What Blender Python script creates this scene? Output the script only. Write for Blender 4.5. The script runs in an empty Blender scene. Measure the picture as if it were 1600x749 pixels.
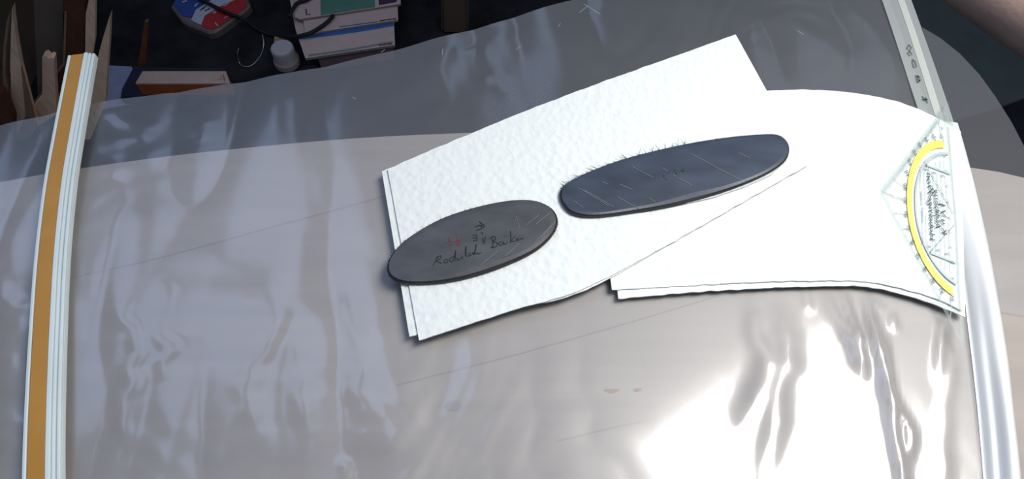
import bpy, bmesh, math, random
import numpy as np
from mathutils import Vector, noise
random.seed(7)
scene = bpy.context.scene
col = scene.collection

# ---------------------------------------------------------------- camera
TZ = 0.75                    # top of the work table
CAMH = 0.321                 # camera above the table top
FPX = 1100.0
PITCH = math.radians(60)
cam_d = bpy.data.cameras.new('camera')
cam = bpy.data.objects.new('camera', cam_d)
col.objects.link(cam)
cam.location = (0, 0, TZ + CAMH)
cam.rotation_euler = (math.radians(90) - PITCH, 0, 0)
cam_d.sensor_fit = 'HORIZONTAL'
cam_d.sensor_width = 36
cam_d.lens = 36 * FPX / 1600
cam_d.clip_start = 0.01
scene.camera = cam

# ---------------------------------------------------------------- world and lights
world = bpy.data.worlds.new('world')
scene.world = world
world.use_nodes = True
bg = world.node_tree.nodes['Background']
bg.inputs['Color'].default_value = (0.56, 0.72, 1.0, 1)
bg.inputs['Strength'].default_value = 0.26


def area(name, loc, target, sx, sy, power, color, spread=180):
    l = bpy.data.lights.new(name, 'AREA')
    l.shape = 'RECTANGLE'
    l.size, l.size_y = sx, sy
    l.energy = power
    l.color = color
    l.spread = math.radians(spread)
    o = bpy.data.objects.new(name, l)
    col.objects.link(o)
    o.location = loc
    o.rotation_euler = (Vector(target) - Vector(loc)).to_track_quat('-Z', 'Y').to_euler()
    return o


area('skylight_key', (0.425, 0.235, TZ + 0.78), (0.23, 0.12, TZ), 0.30, 0.38, 3.15, (1.0, 0.965, 0.92), 95)
for wx, wy, wsx, wsy, wp in ((0.02, 1.85, 0.16, 0.55, 0.26), (1.15, 1.75, 0.40, 0.45, 0.22)):      # unseen far lights added for bluish patches on the film
    area('added_sky_light', (wx, wy, TZ + 1.6), (0.1, 0.3, TZ), wsx, wsy, wp, (0.50, 0.64, 1.0), 120)
for wx in (-1.22, -0.58):          # unseen light added in two halves to streak the film blue
    area('added_sky_light', (wx, 0.90, TZ + 1.6), (-0.15, 0.12, TZ), 0.40, 1.0, 1.7, (0.50, 0.64, 1.0), 120)

scene.view_settings.view_transform = 'Standard'
scene.view_settings.look = 'None'
scene.view_settings.gamma = 1
scene.view_settings.exposure = 0.0
scene.view_settings.use_curve_mapping = False

# ---------------------------------------------------------------- layout helpers
_fw = Vector((0, math.cos(PITCH), -math.sin(PITCH)))
_up = Vector((0, math.sin(PITCH), math.cos(PITCH)))


def ray(u, v):
    d = _fw * FPX - _up * (v - 374.5)
    d.x += u - 800
    return d


def at(u, v, z=TZ):
    """point of the photograph at a level of the room (table, floor)"""
    d = ray(u, v)
    t = (z - TZ - CAMH) / d.z
    return Vector((d.x * t, d.y * t, z))


def aty(u, v, y):
    """point of the photograph on an upright plane at distance y"""
    d = ray(u, v)
    t = y / d.y
    return Vector((d.x * t, y, TZ + CAMH + d.z * t))


def spline(pts, n, closed=False):
    """Catmull-Rom through points, n samples per span"""
    pts = [Vector(p) for p in pts]
    m = len(pts)
    out = []
    spans = m if closed else m - 1
    for i in range(spans):
        if closed:
            p0, p1, p2, p3 = pts[(i - 1) % m], pts[i], pts[(i + 1) % m], pts[(i + 2) % m]
        else:
            p1, p2 = pts[i], pts[i + 1]
            p0 = pts[i - 1] if i else p1 * 2 - p2
            p3 = pts[i + 2] if i + 2 < m else p2 * 2 - p1
        for k in range(n):
            t = k / n
            out.append(0.5 * ((2 * p1) + (p2 - p0) * t + (2 * p0 - 5 * p1 + 4 * p2 - p3) * t * t
                              + (3 * p1 - p0 - 3 * p2 + p3) * t ** 3))
    if not closed:
        out.append(pts[-1])
    return out


# ---------------------------------------------------------------- materials
def mat(name, c, rough=0.6, spec=0.5, metal=0.0, var=0.0, vscale=40, vstretch=(1, 1, 1),
        bump=0.0, bscale=200, c2=None, sheen=0):
    m = bpy.data.materials.new(name)
    m.use_nodes = True
    nt = m.node_tree
    b = nt.nodes['Principled BSDF']
    b.inputs['Base Color'].default_value = (*c, 1)
    b.inputs['Roughness'].default_value = rough
    b.inputs['Metallic'].default_value = metal
    b.inputs['Specular IOR Level'].default_value = spec
    tc = nt.nodes.new('ShaderNodeTexCoord')
    if var or c2:
        mp = nt.nodes.new('ShaderNodeMapping')
        mp.inputs['Scale'].default_value = vstretch
        nz = nt.nodes.new('ShaderNodeTexNoise')
        nz.inputs['Scale'].default_value = vscale
        nz.inputs['Detail'].default_value = 5
        rp = nt.nodes.new('ShaderNodeValToRGB')
        lo = tuple(max(0, x * (1 - var)) for x in c) if c2 is None else c2
        hi = tuple(min(1, x * (1 + var)) for x in c)
        rp.color_ramp.elements[0].position = 0.32
        rp.color_ramp.elements[1].position = 0.68
        rp.color_ramp.elements[0].color = (*lo, 1)
        rp.color_ramp.elements[1].color = (*hi, 1)
        nt.links.new(tc.outputs['Object'], mp.inputs['Vector'])
        nt.links.new(mp.outputs['Vector'], nz.inputs['Vector'])
        nt.links.new(nz.outputs['Fac'], rp.inputs['Fac'])
        nt.links.new(rp.outputs['Color'], b.inputs['Base Color'])
    if bump:
        nb = nt.nodes.new('ShaderNodeTexNoise')
        nb.inputs['Scale'].default_value = bscale
        nb.inputs['Detail'].default_value = 3
        bp = nt.nodes.new('ShaderNodeBump')
        bp.inputs['Strength'].default_value = bump
        bp.inputs['Distance'].default_value = 0.001
        nt.links.new(tc.outputs['Object'], nb.inputs['Vector'])
        nt.links.new(nb.outputs['Fac'], bp.inputs['Height'])
        nt.links.new(bp.outputs['Normal'], b.inputs['Normal'])
    return m


def film_mat(name, tint, haze, gloss, rough, hazecol=(0.8, 0.84, 0.9)):
    """thin clear plastic: see-through, with a mirror layer and a little milky haze"""
    m = bpy.data.materials.new(name)
    m.use_nodes = True
    nt = m.node_tree
    nt.nodes.clear()
    N = nt.nodes.new
    out = N('ShaderNodeOutputMaterial')
    tr = N('ShaderNodeBsdfTransparent')
    tr.inputs['Color'].default_value = (*tint, 1)
    gl = N('ShaderNodeBsdfGlossy')
    gl.inputs['Roughness'].default_value = rough
    gl2 = N('ShaderNodeBsdfGlossy')
    gl2.inputs['Roughness'].default_value = min(0.5, rough * 3.7)
    mg = N('ShaderNodeMixShader')
    mg.inputs['Fac'].default_value = 0.6
    df = N('ShaderNodeBsdfDiffuse')
    df.inputs['Color'].default_value = (*hazecol, 1)
    fr = N('ShaderNodeLayerWeight')
    fr.inputs['Blend'].default_value = 0.5
    pw = N('ShaderNodeMath')
    pw.operation = 'POWER'
    pw.inputs[1].default_value = 4.0
    ma = N('ShaderNodeMath')
    ma.operation = 'MULTIPLY_ADD'
    ma.inputs[1].default_value = 0.8
    ma.inputs[2].default_value = gloss
    ma.use_clamp = True
    m1, m2 = N('ShaderNodeMixShader'), N('ShaderNodeMixShader')
    m1.inputs['Fac'].default_value = haze
    L = nt.links.new
    L(gl.outputs[0], mg.inputs[1])
    L(gl2.outputs[0], mg.inputs[2])
    L(tr.outputs[0], m1.inputs[1])
    L(df.outputs[0], m1.inputs[2])
    L(fr.outputs['Facing'], pw.inputs[0])
    L(pw.outputs[0], ma.inputs[0])
    L(ma.outputs[0], m2.inputs['Fac'])
    L(m1.outputs[0], m2.inputs[1])
    L(mg.outputs[0], m2.inputs[2])
    L(m2.outputs[0], out.inputs['Surface'])
    return m


def paper_mat():
    m = mat('paper_towel', (0.705, 0.74, 0.712), 0.9, 0.15)
    nt = m.node_tree
    b = nt.nodes['Principled BSDF']
    tc = nt.nodes.new('ShaderNodeTexCoord')
    n1 = nt.nodes.new('ShaderNodeTexNoise')
    n1.inputs['Scale'].default_value = 260
    n1.inputs['Detail'].default_value = 4
    n2 = nt.nodes.new('ShaderNodeTexVoronoi')
    n2.inputs['Scale'].default_value = 230
    ad = nt.nodes.new('ShaderNodeMath')
    ad.operation = 'ADD'
    bp = nt.nodes.new('ShaderNodeBump')
    bp.inputs['Strength'].default_value = 0.55
    bp.inputs['Distance'].default_value = 0.0011
    nt.links.new(tc.outputs['Object'], n1.inputs['Vector'])
    nt.links.new(tc.outputs['Object'], n2.inputs['Vector'])
    nt.links.new(n1.outputs['Fac'], ad.inputs[0])
    nt.links.new(n2.outputs['Distance'], ad.inputs[1])
    nt.links.new(ad.outputs[0], bp.inputs['Height'])
    nt.links.new(bp.outputs['Normal'], b.inputs['Normal'])
    return m


M = dict(
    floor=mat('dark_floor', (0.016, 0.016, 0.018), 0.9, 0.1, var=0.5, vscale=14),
    wall=mat('wall_paint', (0.30, 0.29, 0.27), 0.85, 0.2, var=0.05, vscale=4),
    wood=mat('board_wood', (0.298, 0.266, 0.237), 0.65, 0.3, vscale=9, vstretch=(1, 9, 6),
             c2=(0.258, 0.229, 0.206), bump=0.1, bscale=120),
    floormat=mat('grey_green_mat', (0.10, 0.115, 0.105), 0.9, 0.1, var=0.1, vscale=20),
    leg=mat('leg_wood', (0.22, 0.17, 0.12), 0.6, 0.3, var=0.2, vscale=20, vstretch=(6, 6, 1)),
    pencil=mat('pencil_grey', (0.235, 0.215, 0.2), 0.8, 0.2),
    stain=mat('brown_stain', (0.22, 0.16, 0.10), 0.7, 0.2, var=0.2, vscale=300),
    film=film_mat('clear_film', (0.95, 0.96, 0.97), 0.055, 0.115, 0.13),
    fold=film_mat('folded_film', (0.90, 0.92, 0.92), 0.66, 0.14, 0.16, (0.9, 0.93, 0.94)),
    seam=film_mat('welded_seam', (0.80, 0.84, 0.82), 0.30, 0.05, 0.22, (0.78, 0.83, 0.80)),
    weld=film_mat('weld_line', (0.7, 0.74, 0.7), 0.42, 0.05, 0.25, (0.84, 0.87, 0.80)),
    flap=film_mat('loose_film', (0.93, 0.94, 0.95), 0.07, 0.03, 0.2, (0.6, 0.62, 0.68)),
    stamp=mat('grey_stamp_ink', (0.12, 0.135, 0.13), 0.8, 0.1),
    paper=paper_mat(),
    plate=mat('black_laminate', (0.052, 0.055, 0.060), 0.42, 0.5, var=0.25, vscale=45,
              vstretch=(1, 2.5, 1), bump=0.03, bscale=500),
    plate2=mat('sky_tinted_laminate', (0.034, 0.046, 0.068), 0.34, 0.5, var=0.25, vscale=40,
               vstretch=(1, 2.5, 1), bump=0.03, bscale=500),  # bluish tone puts the sky's reflection into the plate colour
    rim=mat('dark_rim', (0.012, 0.011, 0.014), 0.5, 0.4),
    glint_pale=mat('glint_pale', (0.55, 0.58, 0.58), 0.35, 0.5),
    fibre=mat('black_fibre', (0.02, 0.022, 0.025), 0.6, 0.3),
    ink=mat('black_ink', (0.012, 0.014, 0.018), 0.5, 0.3),
    redink=mat('red_ink', (0.16, 0.035, 0.04), 0.5, 0.3),
    scratch=mat('scratch_grey', (0.17, 0.175, 0.18), 0.5, 0.5),
    white_plastic=mat('white_plastic', (0.68, 0.76, 0.75), 0.4, 0.4, var=0.03),
    orange_plastic=mat('orange_plastic', (0.47, 0.225, 0.035), 0.5, 0.35, var=0.06, vscale=60),
    yellow=mat('yellow_print', (0.92, 0.62, 0.12), 0.5, 0.3),
    grey_print=mat('grey_print', (0.42, 0.49, 0.48), 0.5, 0.3),
    thin_print=mat('line_print', (0.30, 0.36, 0.37), 0.5, 0.3),
    dark_print=mat('dark_print', (0.03, 0.06, 0.07), 0.5, 0.3),
    acrylic=film_mat('clear_acrylic', (0.985, 0.992, 0.99), 0.012, 0.01, 0.05),
    acrylic_edge=film_mat('acrylic_edge', (0.86, 0.89, 0.88), 0.12, 0.03, 0.1, (0.7, 0.75, 0.72)),
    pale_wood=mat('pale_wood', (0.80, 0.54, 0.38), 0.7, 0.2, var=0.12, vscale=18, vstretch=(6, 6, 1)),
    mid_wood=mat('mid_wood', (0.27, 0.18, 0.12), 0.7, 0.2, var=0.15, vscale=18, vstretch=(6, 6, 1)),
    red_wood=mat('red_brown_wood', (0.11, 0.04, 0.02), 0.6, 0.3, var=0.2, vscale=18, vstretch=(6, 6, 1)),
    orange_wood=mat('orange_wood', (0.20, 0.075, 0.022), 0.6, 0.3, var=0.2, vscale=30),
    carton=mat('dark_carton', (0.10, 0.065, 0.047), 0.8, 0.2, var=0.15, vscale=10),
    carton_in=mat('grey_carton', (0.15, 0.115, 0.09), 0.8, 0.2, var=0.15, vscale=10),
    navy=mat('navy_card', (0.012, 0.017, 0.035), 0.6, 0.3, var=0.1),
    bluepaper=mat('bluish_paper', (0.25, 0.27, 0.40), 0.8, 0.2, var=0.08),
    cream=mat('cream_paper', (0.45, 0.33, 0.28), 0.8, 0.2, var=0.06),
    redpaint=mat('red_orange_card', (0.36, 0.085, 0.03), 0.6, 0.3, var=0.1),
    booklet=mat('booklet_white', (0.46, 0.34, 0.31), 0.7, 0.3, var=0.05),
    pages=mat('booklet_pages', (0.24, 0.20, 0.18), 0.9, 0.1, var=0.1, vscale=90, vstretch=(1, 1, 12)),
    mauve=mat('mauve_cover', (0.16, 0.105, 0.115), 0.7, 0.2, var=0.06),
    bluestripe=mat('blue_stripe', (0.035, 0.105, 0.30), 0.6, 0.3, var=0.1),
    greystripe=mat('grey_green_stripe', (0.17, 0.19, 0.185), 0.6, 0.3, var=0.1),
    green=mat('green_panel', (0.075, 0.17, 0.13), 0.6, 0.3, var=0.08),
    purple=mat('purple_panel', (0.055, 0.022, 0.05), 0.6, 0.3, var=0.1),
    brownprint=mat('brown_print', (0.09, 0.055, 0.035), 0.7, 0.2),
    pk_red=mat('packet_red', (0.36, 0.018, 0.022), 0.4, 0.4, var=0.1),
    pk_blue=mat('packet_blue', (0.022, 0.06, 0.23), 0.4, 0.4, var=0.15),
    pk_white=mat('packet_white', (0.42, 0.42, 0.48), 0.4, 0.4, var=0.05),
    pk_tray=mat('packet_tray', (0.14, 0.115, 0.105), 0.4, 0.4),
    cable=mat('black_cable', (0.008, 0.008, 0.010), 0.6, 0.3),
    wire=mat('shiny_wire', (0.5, 0.47, 0.38), 0.25, 0.5, metal=1.0),
    cap=mat('white_cap', (0.36, 0.345, 0.365), 0.5, 0.3),
    bottle=mat('beige_bottle', (0.27, 0.21, 0.20), 0.5, 0.3),
    skin=mat('skin', (0.70, 0.46, 0.36), 0.55, 0.35, var=0.12, vscale=28, bump=0.25, bscale=220),
    sleeve=mat('dark_sleeve', (0.02, 0.02, 0.024), 0.9, 0.1),
)


# ---------------------------------------------------------------- object helpers
def thing(name, label, cat, loc, group=None):
    o = bpy.data.objects.new(name, None)
    col.objects.link(o)
    o.location = loc
    o.empty_display_size = 0.02
    o['label'] = label
    o['category'] = cat
    if group:
        o['group'] = group
    return o


def tag(o, label, cat, group=None):
    o['label'] = label
    o['category'] = cat
    if group:
        o['group'] = group
    return o


def wpos(o):
    p = Vector(o.location)
    while o.parent:
        o = o.parent
        p += Vector(o.location)
    return p


def mesh(name, verts, faces, m, parent=None, base=None, smooth=False, label=None):
    """verts in room coordinates; origin at base, or at the parent's"""
    off = Vector((0, 0, 0))
    if parent is not None:
        off = wpos(parent)
    elif base is not None:
        off = Vector(base)
    me = bpy.data.meshes.new(name)
    me.from_pydata([tuple(Vector(v) - off) for v in verts], [], faces)
    me.update()
    me.materials.append(M[m])
    if smooth:
        me.polygons.foreach_set('use_smooth', [True] * len(me.polygons))
    o = bpy.data.objects.new(name, me)
    col.objects.link(o)
    if parent is not None:
        o.parent = parent
    elif base is not None:
        o.location = base
    if label:
        o['label'] = label
    return o


def fix_normals(o):
    bm = bmesh.new()
    bm.from_mesh(o.data)
    bmesh.ops.recalc_face_normals(bm, faces=bm.faces)
    bm.to_mesh(o.data)
    bm.free()
    return o


def prism_vf(outline, z0, z1, bev=0.0):
    """upright prism over a plan outline (list of xy), bevelled top edge"""
    n = len(outline)
    c = sum((Vector((p[0], p[1], 0)) for p in outline), Vector()) / n
    v = [Vector((p[0], p[1], z0)) for p in outline]
    rings = 1
    if bev:
        v += [Vector((p[0], p[1], z1 - bev)) for p in outline]
        for p in outline:
            q = Vector((p[0], p[1], 0))
            d = (c - q)
            q = q + d.normalized() * bev
            v.append(Vector((q.x, q.y, z1)))
        rings = 2
    else:
        v += [Vector((p[0], p[1], z1)) for p in outline]
    f = []
    for r in range(rings):
        for i in range(n):
            j = (i + 1) % n
            f.append((r * n + i, r * n + j, (r + 1) * n + j, (r + 1) * n + i))
    f.append(tuple(range(n))[::-1])
    f.append(tuple(range(rings * n, rings * n + n)))
    return v, f


def prism(name, outline, z0, z1, m, parent=None, base=None, bev=0.0, label=None):
    v, f = prism_vf(outline, z0, z1, bev)
    return fix_normals(mesh(name, v, f, m, parent, base, label=label))


def upright(name, poly, depth, m, parent=None, base=None, label=None, dirv=(0, 1, 0)):
    """a board standing up: front polygon (3D points) given depth away from the viewer"""
    d = Vector(dirv) * depth
    n = len(poly)
    v = list(poly) + [p + d for p in poly]
    f = [tuple(range(n)), tuple(range(2 * n - 1, n - 1, -1))]
    for i in range(n):
        j = (i + 1) % n
        f.append((i, i + n, j + n, j))
    return fix_normals(mesh(name, v, f, m, parent, base, label=label))


def ribbon_vf(pts, w, up=Vector((0, 0, 1))):
    v, f = [], []
    n = len(pts)
    for i, p in enumerate(pts):
        a, b = pts[max(0, i - 1)], pts[min(n - 1, i + 1)]
        d = (b - a)
        s = d.cross(up)
        s = s.normalized() if s.length > 1e-9 else Vector((1, 0, 0))
        ww = w(i / max(1, n - 1)) if callable(w) else w
        v += [p + s * ww / 2, p - s * ww / 2]
    for i in range(n - 1):
        f.append((2 * i, 2 * i + 2, 2 * i + 3, 2 * i + 1))
    return v, f


def ribbon(name, lines, w, m, parent):
    """flat strokes (print, ink, pencil) lying on a surface"""
    V, F = [], []
    for pts in lines:
        v, f = ribbon_vf(pts, w)
        k = len(V)
        V += v
        F += [tuple(i + k for i in q) for q in f]
    return mesh(name, V, F, m, parent)


def tube_vf(pts, r, seg=8):
    v, f = [], []
    n = len(pts)
    for i, p in enumerate(pts):
        d = (pts[min(n - 1, i + 1)] - pts[max(0, i - 1)]).normalized()
        s = d.cross(Vector((0, 0, 1)))
        s = s.normalized() if s.length > 1e-6 else Vector((1, 0, 0))
        t = s.cross(d)
        rr = r(i / (n - 1)) if callable(r) else r
        for k in range(seg):
            a = 2 * math.pi * k / seg
            v.append(p + (s * math.cos(a) + t * math.sin(a)) * rr)
    for i in range(n - 1):
        for k in range(seg):
            j = (k + 1) % seg
            f.append((i * seg + k, i * seg + j, (i + 1) * seg + j, (i + 1) * seg + k))
    f.append(tuple(range(seg)))
    f.append(tuple(range((n - 1) * seg, n * seg)))
    return v, f


def tube(name, pts, r, m, parent=None, base=None, seg=8, label=None):
    v, f = tube_vf(pts, r, seg)
    return fix_normals(mesh(name, v, f, m, parent, base, smooth=True, label=label))


def box_vf(c, sx, sy, sz, rz=0):
    v = []
    for z in (0, sz):
        for x, y in ((-1, -1), (1, -1), (1, 1), (-1, 1)):
            q = Vector((x * sx / 2, y * sy / 2, z))
            q.rotate(__import__('mathutils').Euler((0, 0, rz)))
            v.append(Vector(c) + q)
    return v, [(3, 2, 1, 0), (4, 5, 6, 7), (0, 1, 5, 4), (1, 2, 6, 5), (2, 3, 7, 6), (3, 0, 4, 7)]


# ================================================================ the room
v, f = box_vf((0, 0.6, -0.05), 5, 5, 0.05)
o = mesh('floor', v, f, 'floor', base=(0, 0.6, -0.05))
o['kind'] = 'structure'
v, f = box_vf((0, 3.0, 0), 5, 0.1, 2.4)
o = mesh('wall_back', v, f, 'wall', base=(0, 3.0, 0))
o['kind'] = 'structure'

# ================================================================ work table
tbl = thing('work_table', 'pale beige wooden work table with a bowed far edge, under the clear plastic bag', 'table', (0, 0, 0))
edge_px = [(-420, 372), (-200, 322), (0, 284), (130, 262), (320, 237), (600, 212), (900, 203), (1200, 218), (1520, 262), (1600, 277),
           (1800, 322), (2000, 380)]
edge = spline([at(*p) for p in edge_px], 6)
plan = [(p.x, p.y) for p in edge] + [(edge[-1].x, -0.42), (edge[0].x, -0.42)]
prism('tabletop', plan, TZ - 0.022, TZ, 'wood', tbl, bev=0.0012)
for x, y in ((-0.34, 0.1), (0.34, 0.1), (-0.34, -0.36), (0.34, -0.36)):
    v, f = box_vf((x, y, 0), 0.05, 0.05, TZ - 0.022)
    mesh('leg', v, f, 'leg', tbl)
for pts, w in (([(100, 437), (230, 408), (400, 362), (560, 318), (600, 306)], 0.0007),
               ([(620, 602), (800, 556), (980, 505), (1130, 460)], 0.0005),  # not pencil: draws the edge of a lit area on the board
               ([(870, 690), (960, 668), (1030, 655)], 0.0005)):
    ribbon('pencil_and_light_edge', [spline([at(*p, TZ + 0.0002) for p in pts], 5)], w, 'pencil', tbl)
for pts in ([(943, 609), (955, 608), (968, 609), (963, 613), (954, 615), (947, 612)],
            [(989, 610), (996, 607), (1004, 608), (1000, 611), (993, 613)],
            [(695, 634), (705, 627), (717, 629), (721, 637), (712, 642), (700, 641)],
            [(313, 241), (321, 239), (326, 244), (318, 248)]):
    q = spline([at(*p, TZ + 0.0002) for p in pts], 3, True)
    mesh('stain', q, [tuple(range(len(q)))], 'stain' if pts[0][0] > 900 else 'pencil', tbl)

# ================================================================ plastic bag
bag = thing('plastic_bag', 'large clear plastic film bag spread over the table, welded seam along one side', 'plastic bag', (0, 0, TZ))
top_px = [(-420, 262), (-200, 228), (-60, 206), (0, 194), (70, 178), (140, 160), (250, 146), (360, 130), (490, 106), (620, 76), (740, 44),
          (820, 20), (900, -3), (1000, -30), (1200, -75), (1420, -120), (1500, -135)]
outer_px = [(1380, -122), (1426, 0), (1482, 160), (1521, 300), (1552, 450), (1574, 610), (1589, 760), (1598, 900), (1606, 1060)]
inner_px = [(1332, -122), (1378, 0), (1431, 160), (1470, 290), (1497, 420), (1512, 545), (1524, 650), (1533, 760), (1540, 900), (1546, 1060)]


def interp(pts, key, val, x):
    return float(np.interp(x, [p[key] for p in pts], [p[val] for p in pts]))


FZ = 0.0030
topw = spline([at(*p, TZ + FZ) for p in top_px], 8)
outw = sorted(spline([at(*p, TZ + FZ) for p in outer_px], 10), key=lambda p: p.y)
innw = sorted(spline([at(*p, TZ + FZ) for p in inner_px], 10), key=lambda p: p.y)
ridges = [  # pixel line, height, half width
    ([(1253, 450), (1258, 465), (1262, 490)], 0.0032, 0.0018),
    ([(1285, 447), (1300, 490), (1335, 545), (1350, 600)], 0.0030, 0.0035),
    ([(1309, 448), (1325, 495), (1347, 548)], 0.0040, 0.0016),
    ([(1346, 447), (1358, 510), (1372, 575), (1388, 650), (1400, 720), (1412, 790)], 0.0042, 0.0022),
    ([(1377, 528), (1383, 590), (1392, 630), (1415, 668), (1420, 690), (1412, 730)], 0.0032, 0.0016),
    ([(1390, 492), (1397, 520)], 0.0016, 0.0012),
    ([(1360, 470), (1378, 492)], 0.0012, 0.0012),
    ([(1470, 488), (1468, 540), (1462, 600)], 0.0022, 0.0020),
    ([(1487, 545), (1475, 640), (1470, 780)], 0.0014, 0.0030),
    ([(1170, 458), (1180, 520), (1192, 580), (1150, 690)], 0.0020, 0.0045),
    ([(1220, 470), (1225, 560), (1205, 660), (1190, 780)], 0.0022, 0.0060),
    ([(205, 470), (200, 560), (203, 620), (197, 780)], 0.00085, 0.0045),
    ([(260, 440), (255, 520), (254, 600)], 0.00065, 0.0053),
    ([(440, 470), (412, 540), (404, 640), (408, 760)], 0.00080, 0.0053),
    ([(462, 520), (470, 600), (485, 690)], 0.00075, 0.0053),
    ([(542, 450), (556, 530), (576, 608)], 0.00060, 0.0018),
    ([(540, 560), (580, 640), (640, 720)], 0.00070, 0.0075),
    ([(600, 560), (650, 650), (665, 740)], 0.00060, 0.0060),
    ([(541, 715), (546, 780)], 0.00100, 0.0015),
    ([(20, 420), (15, 560), (22, 760)], 0.00080, 0.0060),
    ([(735, 75), (770, 115), (800, 165)], 0.00070, 0.0075),
    ([(695, 75), (692, 150), (680, 215)], 0.00065, 0.0045),
    ([(690, 110), (560, 200)], 0.00050, 0.0067),
    ([(215, 150), (200, 200), (195, 235)], 0.00060, 0.0075),
    ([(300, 170), (310, 230)], 0.00060, 0.0075),
    ([(1000, 0), (1120, 20), (1190, 60)], 0.00060, 0.0105),
    ([(1180, 20), (1290, 70), (1350, 130)], 0.00060, 0.0105),
    ([(1290, -10), (1380, 80), (1420, 150)], 0.00060, 0.0090),
]
NX, NY = 420, 300
y0 = -0.13
tx = np.array([p.x for p in topw]); ty = np.array([p.y for p in topw])
ox = np.array([p.x + 0.006 for p in innw]); oy = np.array([p.y for p in innw])
S, T = np.meshgrid(np.linspace(0, 1, NX), np.linspace(0, 1, NY))
Y = y0 + (0.35 - y0) * T
xl = -0.62
for _ in range(6):
    XR = np.interp(Y, oy, ox)
    X = xl + (XR - xl) * S
    Y = y0 + (np.interp(X, tx, ty) - y0) * T
H = np.zeros_like(X)
for j in range(NY):
    for i in range(NX):
        x, y = X[j, i], Y[j, i]
        H[j, i] = 0.0030 * noise.noise((x * 24 + 0.25 * y * 16, y * 3.4, 1.3)) \
            + 0.0011 * noise.noise((x * 40 - 5 * y, y * 7, 5.1)) \
            + 0.00030 * noise.noise((x * 60 + 7 * noise.noise((x * 9, y * 9, 3)), y * 14, 9.1))
WX = np.zeros_like(X)
AM = np.zeros_like(X)
for j in range(NY):
    for i in range(NX):
        x, y = X[j, i], Y[j, i]
        WX[j, i] = 1.6 * noise.noise((x * 30, y * 45, 21.0)) + 0.8 * noise.noise((x * 90, y * 110, 11.0))
        AM[j, i] = 0.75 + 0.9 * noise.noise((x * 22, y * 35, 31.0))
WX *= 1 - 0.75 * np.clip((X + 0.02) / 0.1, 0, 1)
H = np.abs(H) * np.maximum(1.05 - 0.95 * np.clip((X + 0.06) / 0.12, 0, 1), 0.75 * np.clip((Y - 0.23) / 0.05, 0, 1))
for line, hh, hw in ridges:
    pts = spline([at(*p, TZ) for p in line], 6)
    D = np.full_like(X, 9.0)
    P = np.zeros_like(X)
    ns = len(pts) - 1
    for q, (a, b) in enumerate(zip(pts[:-1], pts[1:])):
        dx, dy = b.x - a.x, b.y - a.y
        L2 = dx * dx + dy * dy + 1e-12
        t = np.clip(((X - a.x) * dx + (Y - a.y) * dy) / L2, 0, 1)
        dd = np.hypot(X - a.x - t * dx + WX * hw, Y - a.y - t * dy)
        P = np.where(dd < D, (q + t) / ns, P)
        D = np.minimum(D, dd)
    H += hh * np.exp(-(D / hw) ** 2) * np.clip(np.sin(np.pi * (0.02 + 0.96 * P)) * 1.6, 0, 1) * AM
Z = TZ + 0.0016 + H
# the film is pressed flat under the paper towels (about its middle) and under the clip
pc = at(1010, 290)
press = np.clip(1.25 - np.hypot((X - pc.x) / 0.20, (Y - pc.y) / 0.085), 0, 1)
Z = TZ + 0.0016 + (Z - TZ - 0.0016) * (1 - 0.75 * np.clip(press * 3, 0, 1))


def inside(poly):
    r = np.zeros(X.shape, bool)
    n = len(poly)
    for i in range(n):
        a, b = poly[i], poly[(i + 1) % n]
        c = ((a.y > Y) != (b.y > Y)) & (X < (b.x - a.x) * (Y - a.y) / (b.y - a.y + 1e-12) + a.x)
        r ^= c
    return r


under = inside([at(*p) for p in ((590, 266), (1150, 48), (1210, 136), (1350, 140), (1470, 182), (1515, 205), (1512, 503), (1420, 471), (1350, 456), (1180, 459), (960, 474), (940, 445), (645, 542))]) \
    | inside([at(*p) for p in ((1372, 298), (1484, 150), (1530, 560))])
Z = np.where(under, np.minimum(Z, TZ + 0.0030), Z)
verts = [Vector(p) for p in zip(X.ravel(), Y.ravel(), Z.ravel())]
faces = [(j * NX + i, j * NX + i + 1, (j + 1) * NX + i + 1, (j + 1) * NX + i) for j in range(NY - 1) for i in range(NX - 1)]
mesh('film_sheet', verts, faces, 'film', bag, smooth=True)


def loft(name, pa, pb, prof, m, n=90, k=26):
    """sheet between two px lines; prof(t along, w across) gives height above the table"""
    def resample(pts, ys):
        q = sorted(spline([at(*p, TZ) for p in pts], 10), key=lambda p: p.y)
        return [np.interp(y, [p.y for p in q], [p.x for p in q]) for y in ys]
    ys = np.linspace(0.262, -0.09, n)
    A, B = resample(pa, ys), resample(pb, ys)
    vv, ff = [], []
    for i, y in enumerate(ys):
        for j in range(k):
            w = j / (k - 1)
            vv.append(Vector((A[i] + (B[i] - A[i]) * w, y, TZ + prof(i / (n - 1), w, y))))
    for i in range(n - 1):
        for j in range(k - 1):
            ff.append((i * k + j, (i + 1) * k + j, (i + 1) * k + j + 1, i * k + j + 1))
    return mesh(name, vv, ff, m, bag, smooth=True)


def smooth01(a, b, x):
    t = min(1, max(0, (x - a) / (b - a)))
    return t * t * (3 - 2 * t)


def fold_prof(t, w, y):
    k = 1 - smooth01(0.10, 0.27, y)           # 0 far end (flat weld), 1 near end (rolled fold)
    roll = math.sin(math.pi * min(1, max(0, (w - 0.06) / 0.94))) ** 0.8
    dip = math.exp(-((w - 0.30) / 0.10) ** 2) * smooth01(0.20, 0.05, y) if y < 0.2 else 0
    return 0.0022 + 0.0008 * noise.noise((w * 2, y * 30, 2)) * k + (0.0012 + 0.0075 * k) * roll - 0.003 * dip * k


loft('side_fold', inner_px, outer_px, fold_prof, 'fold')
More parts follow.
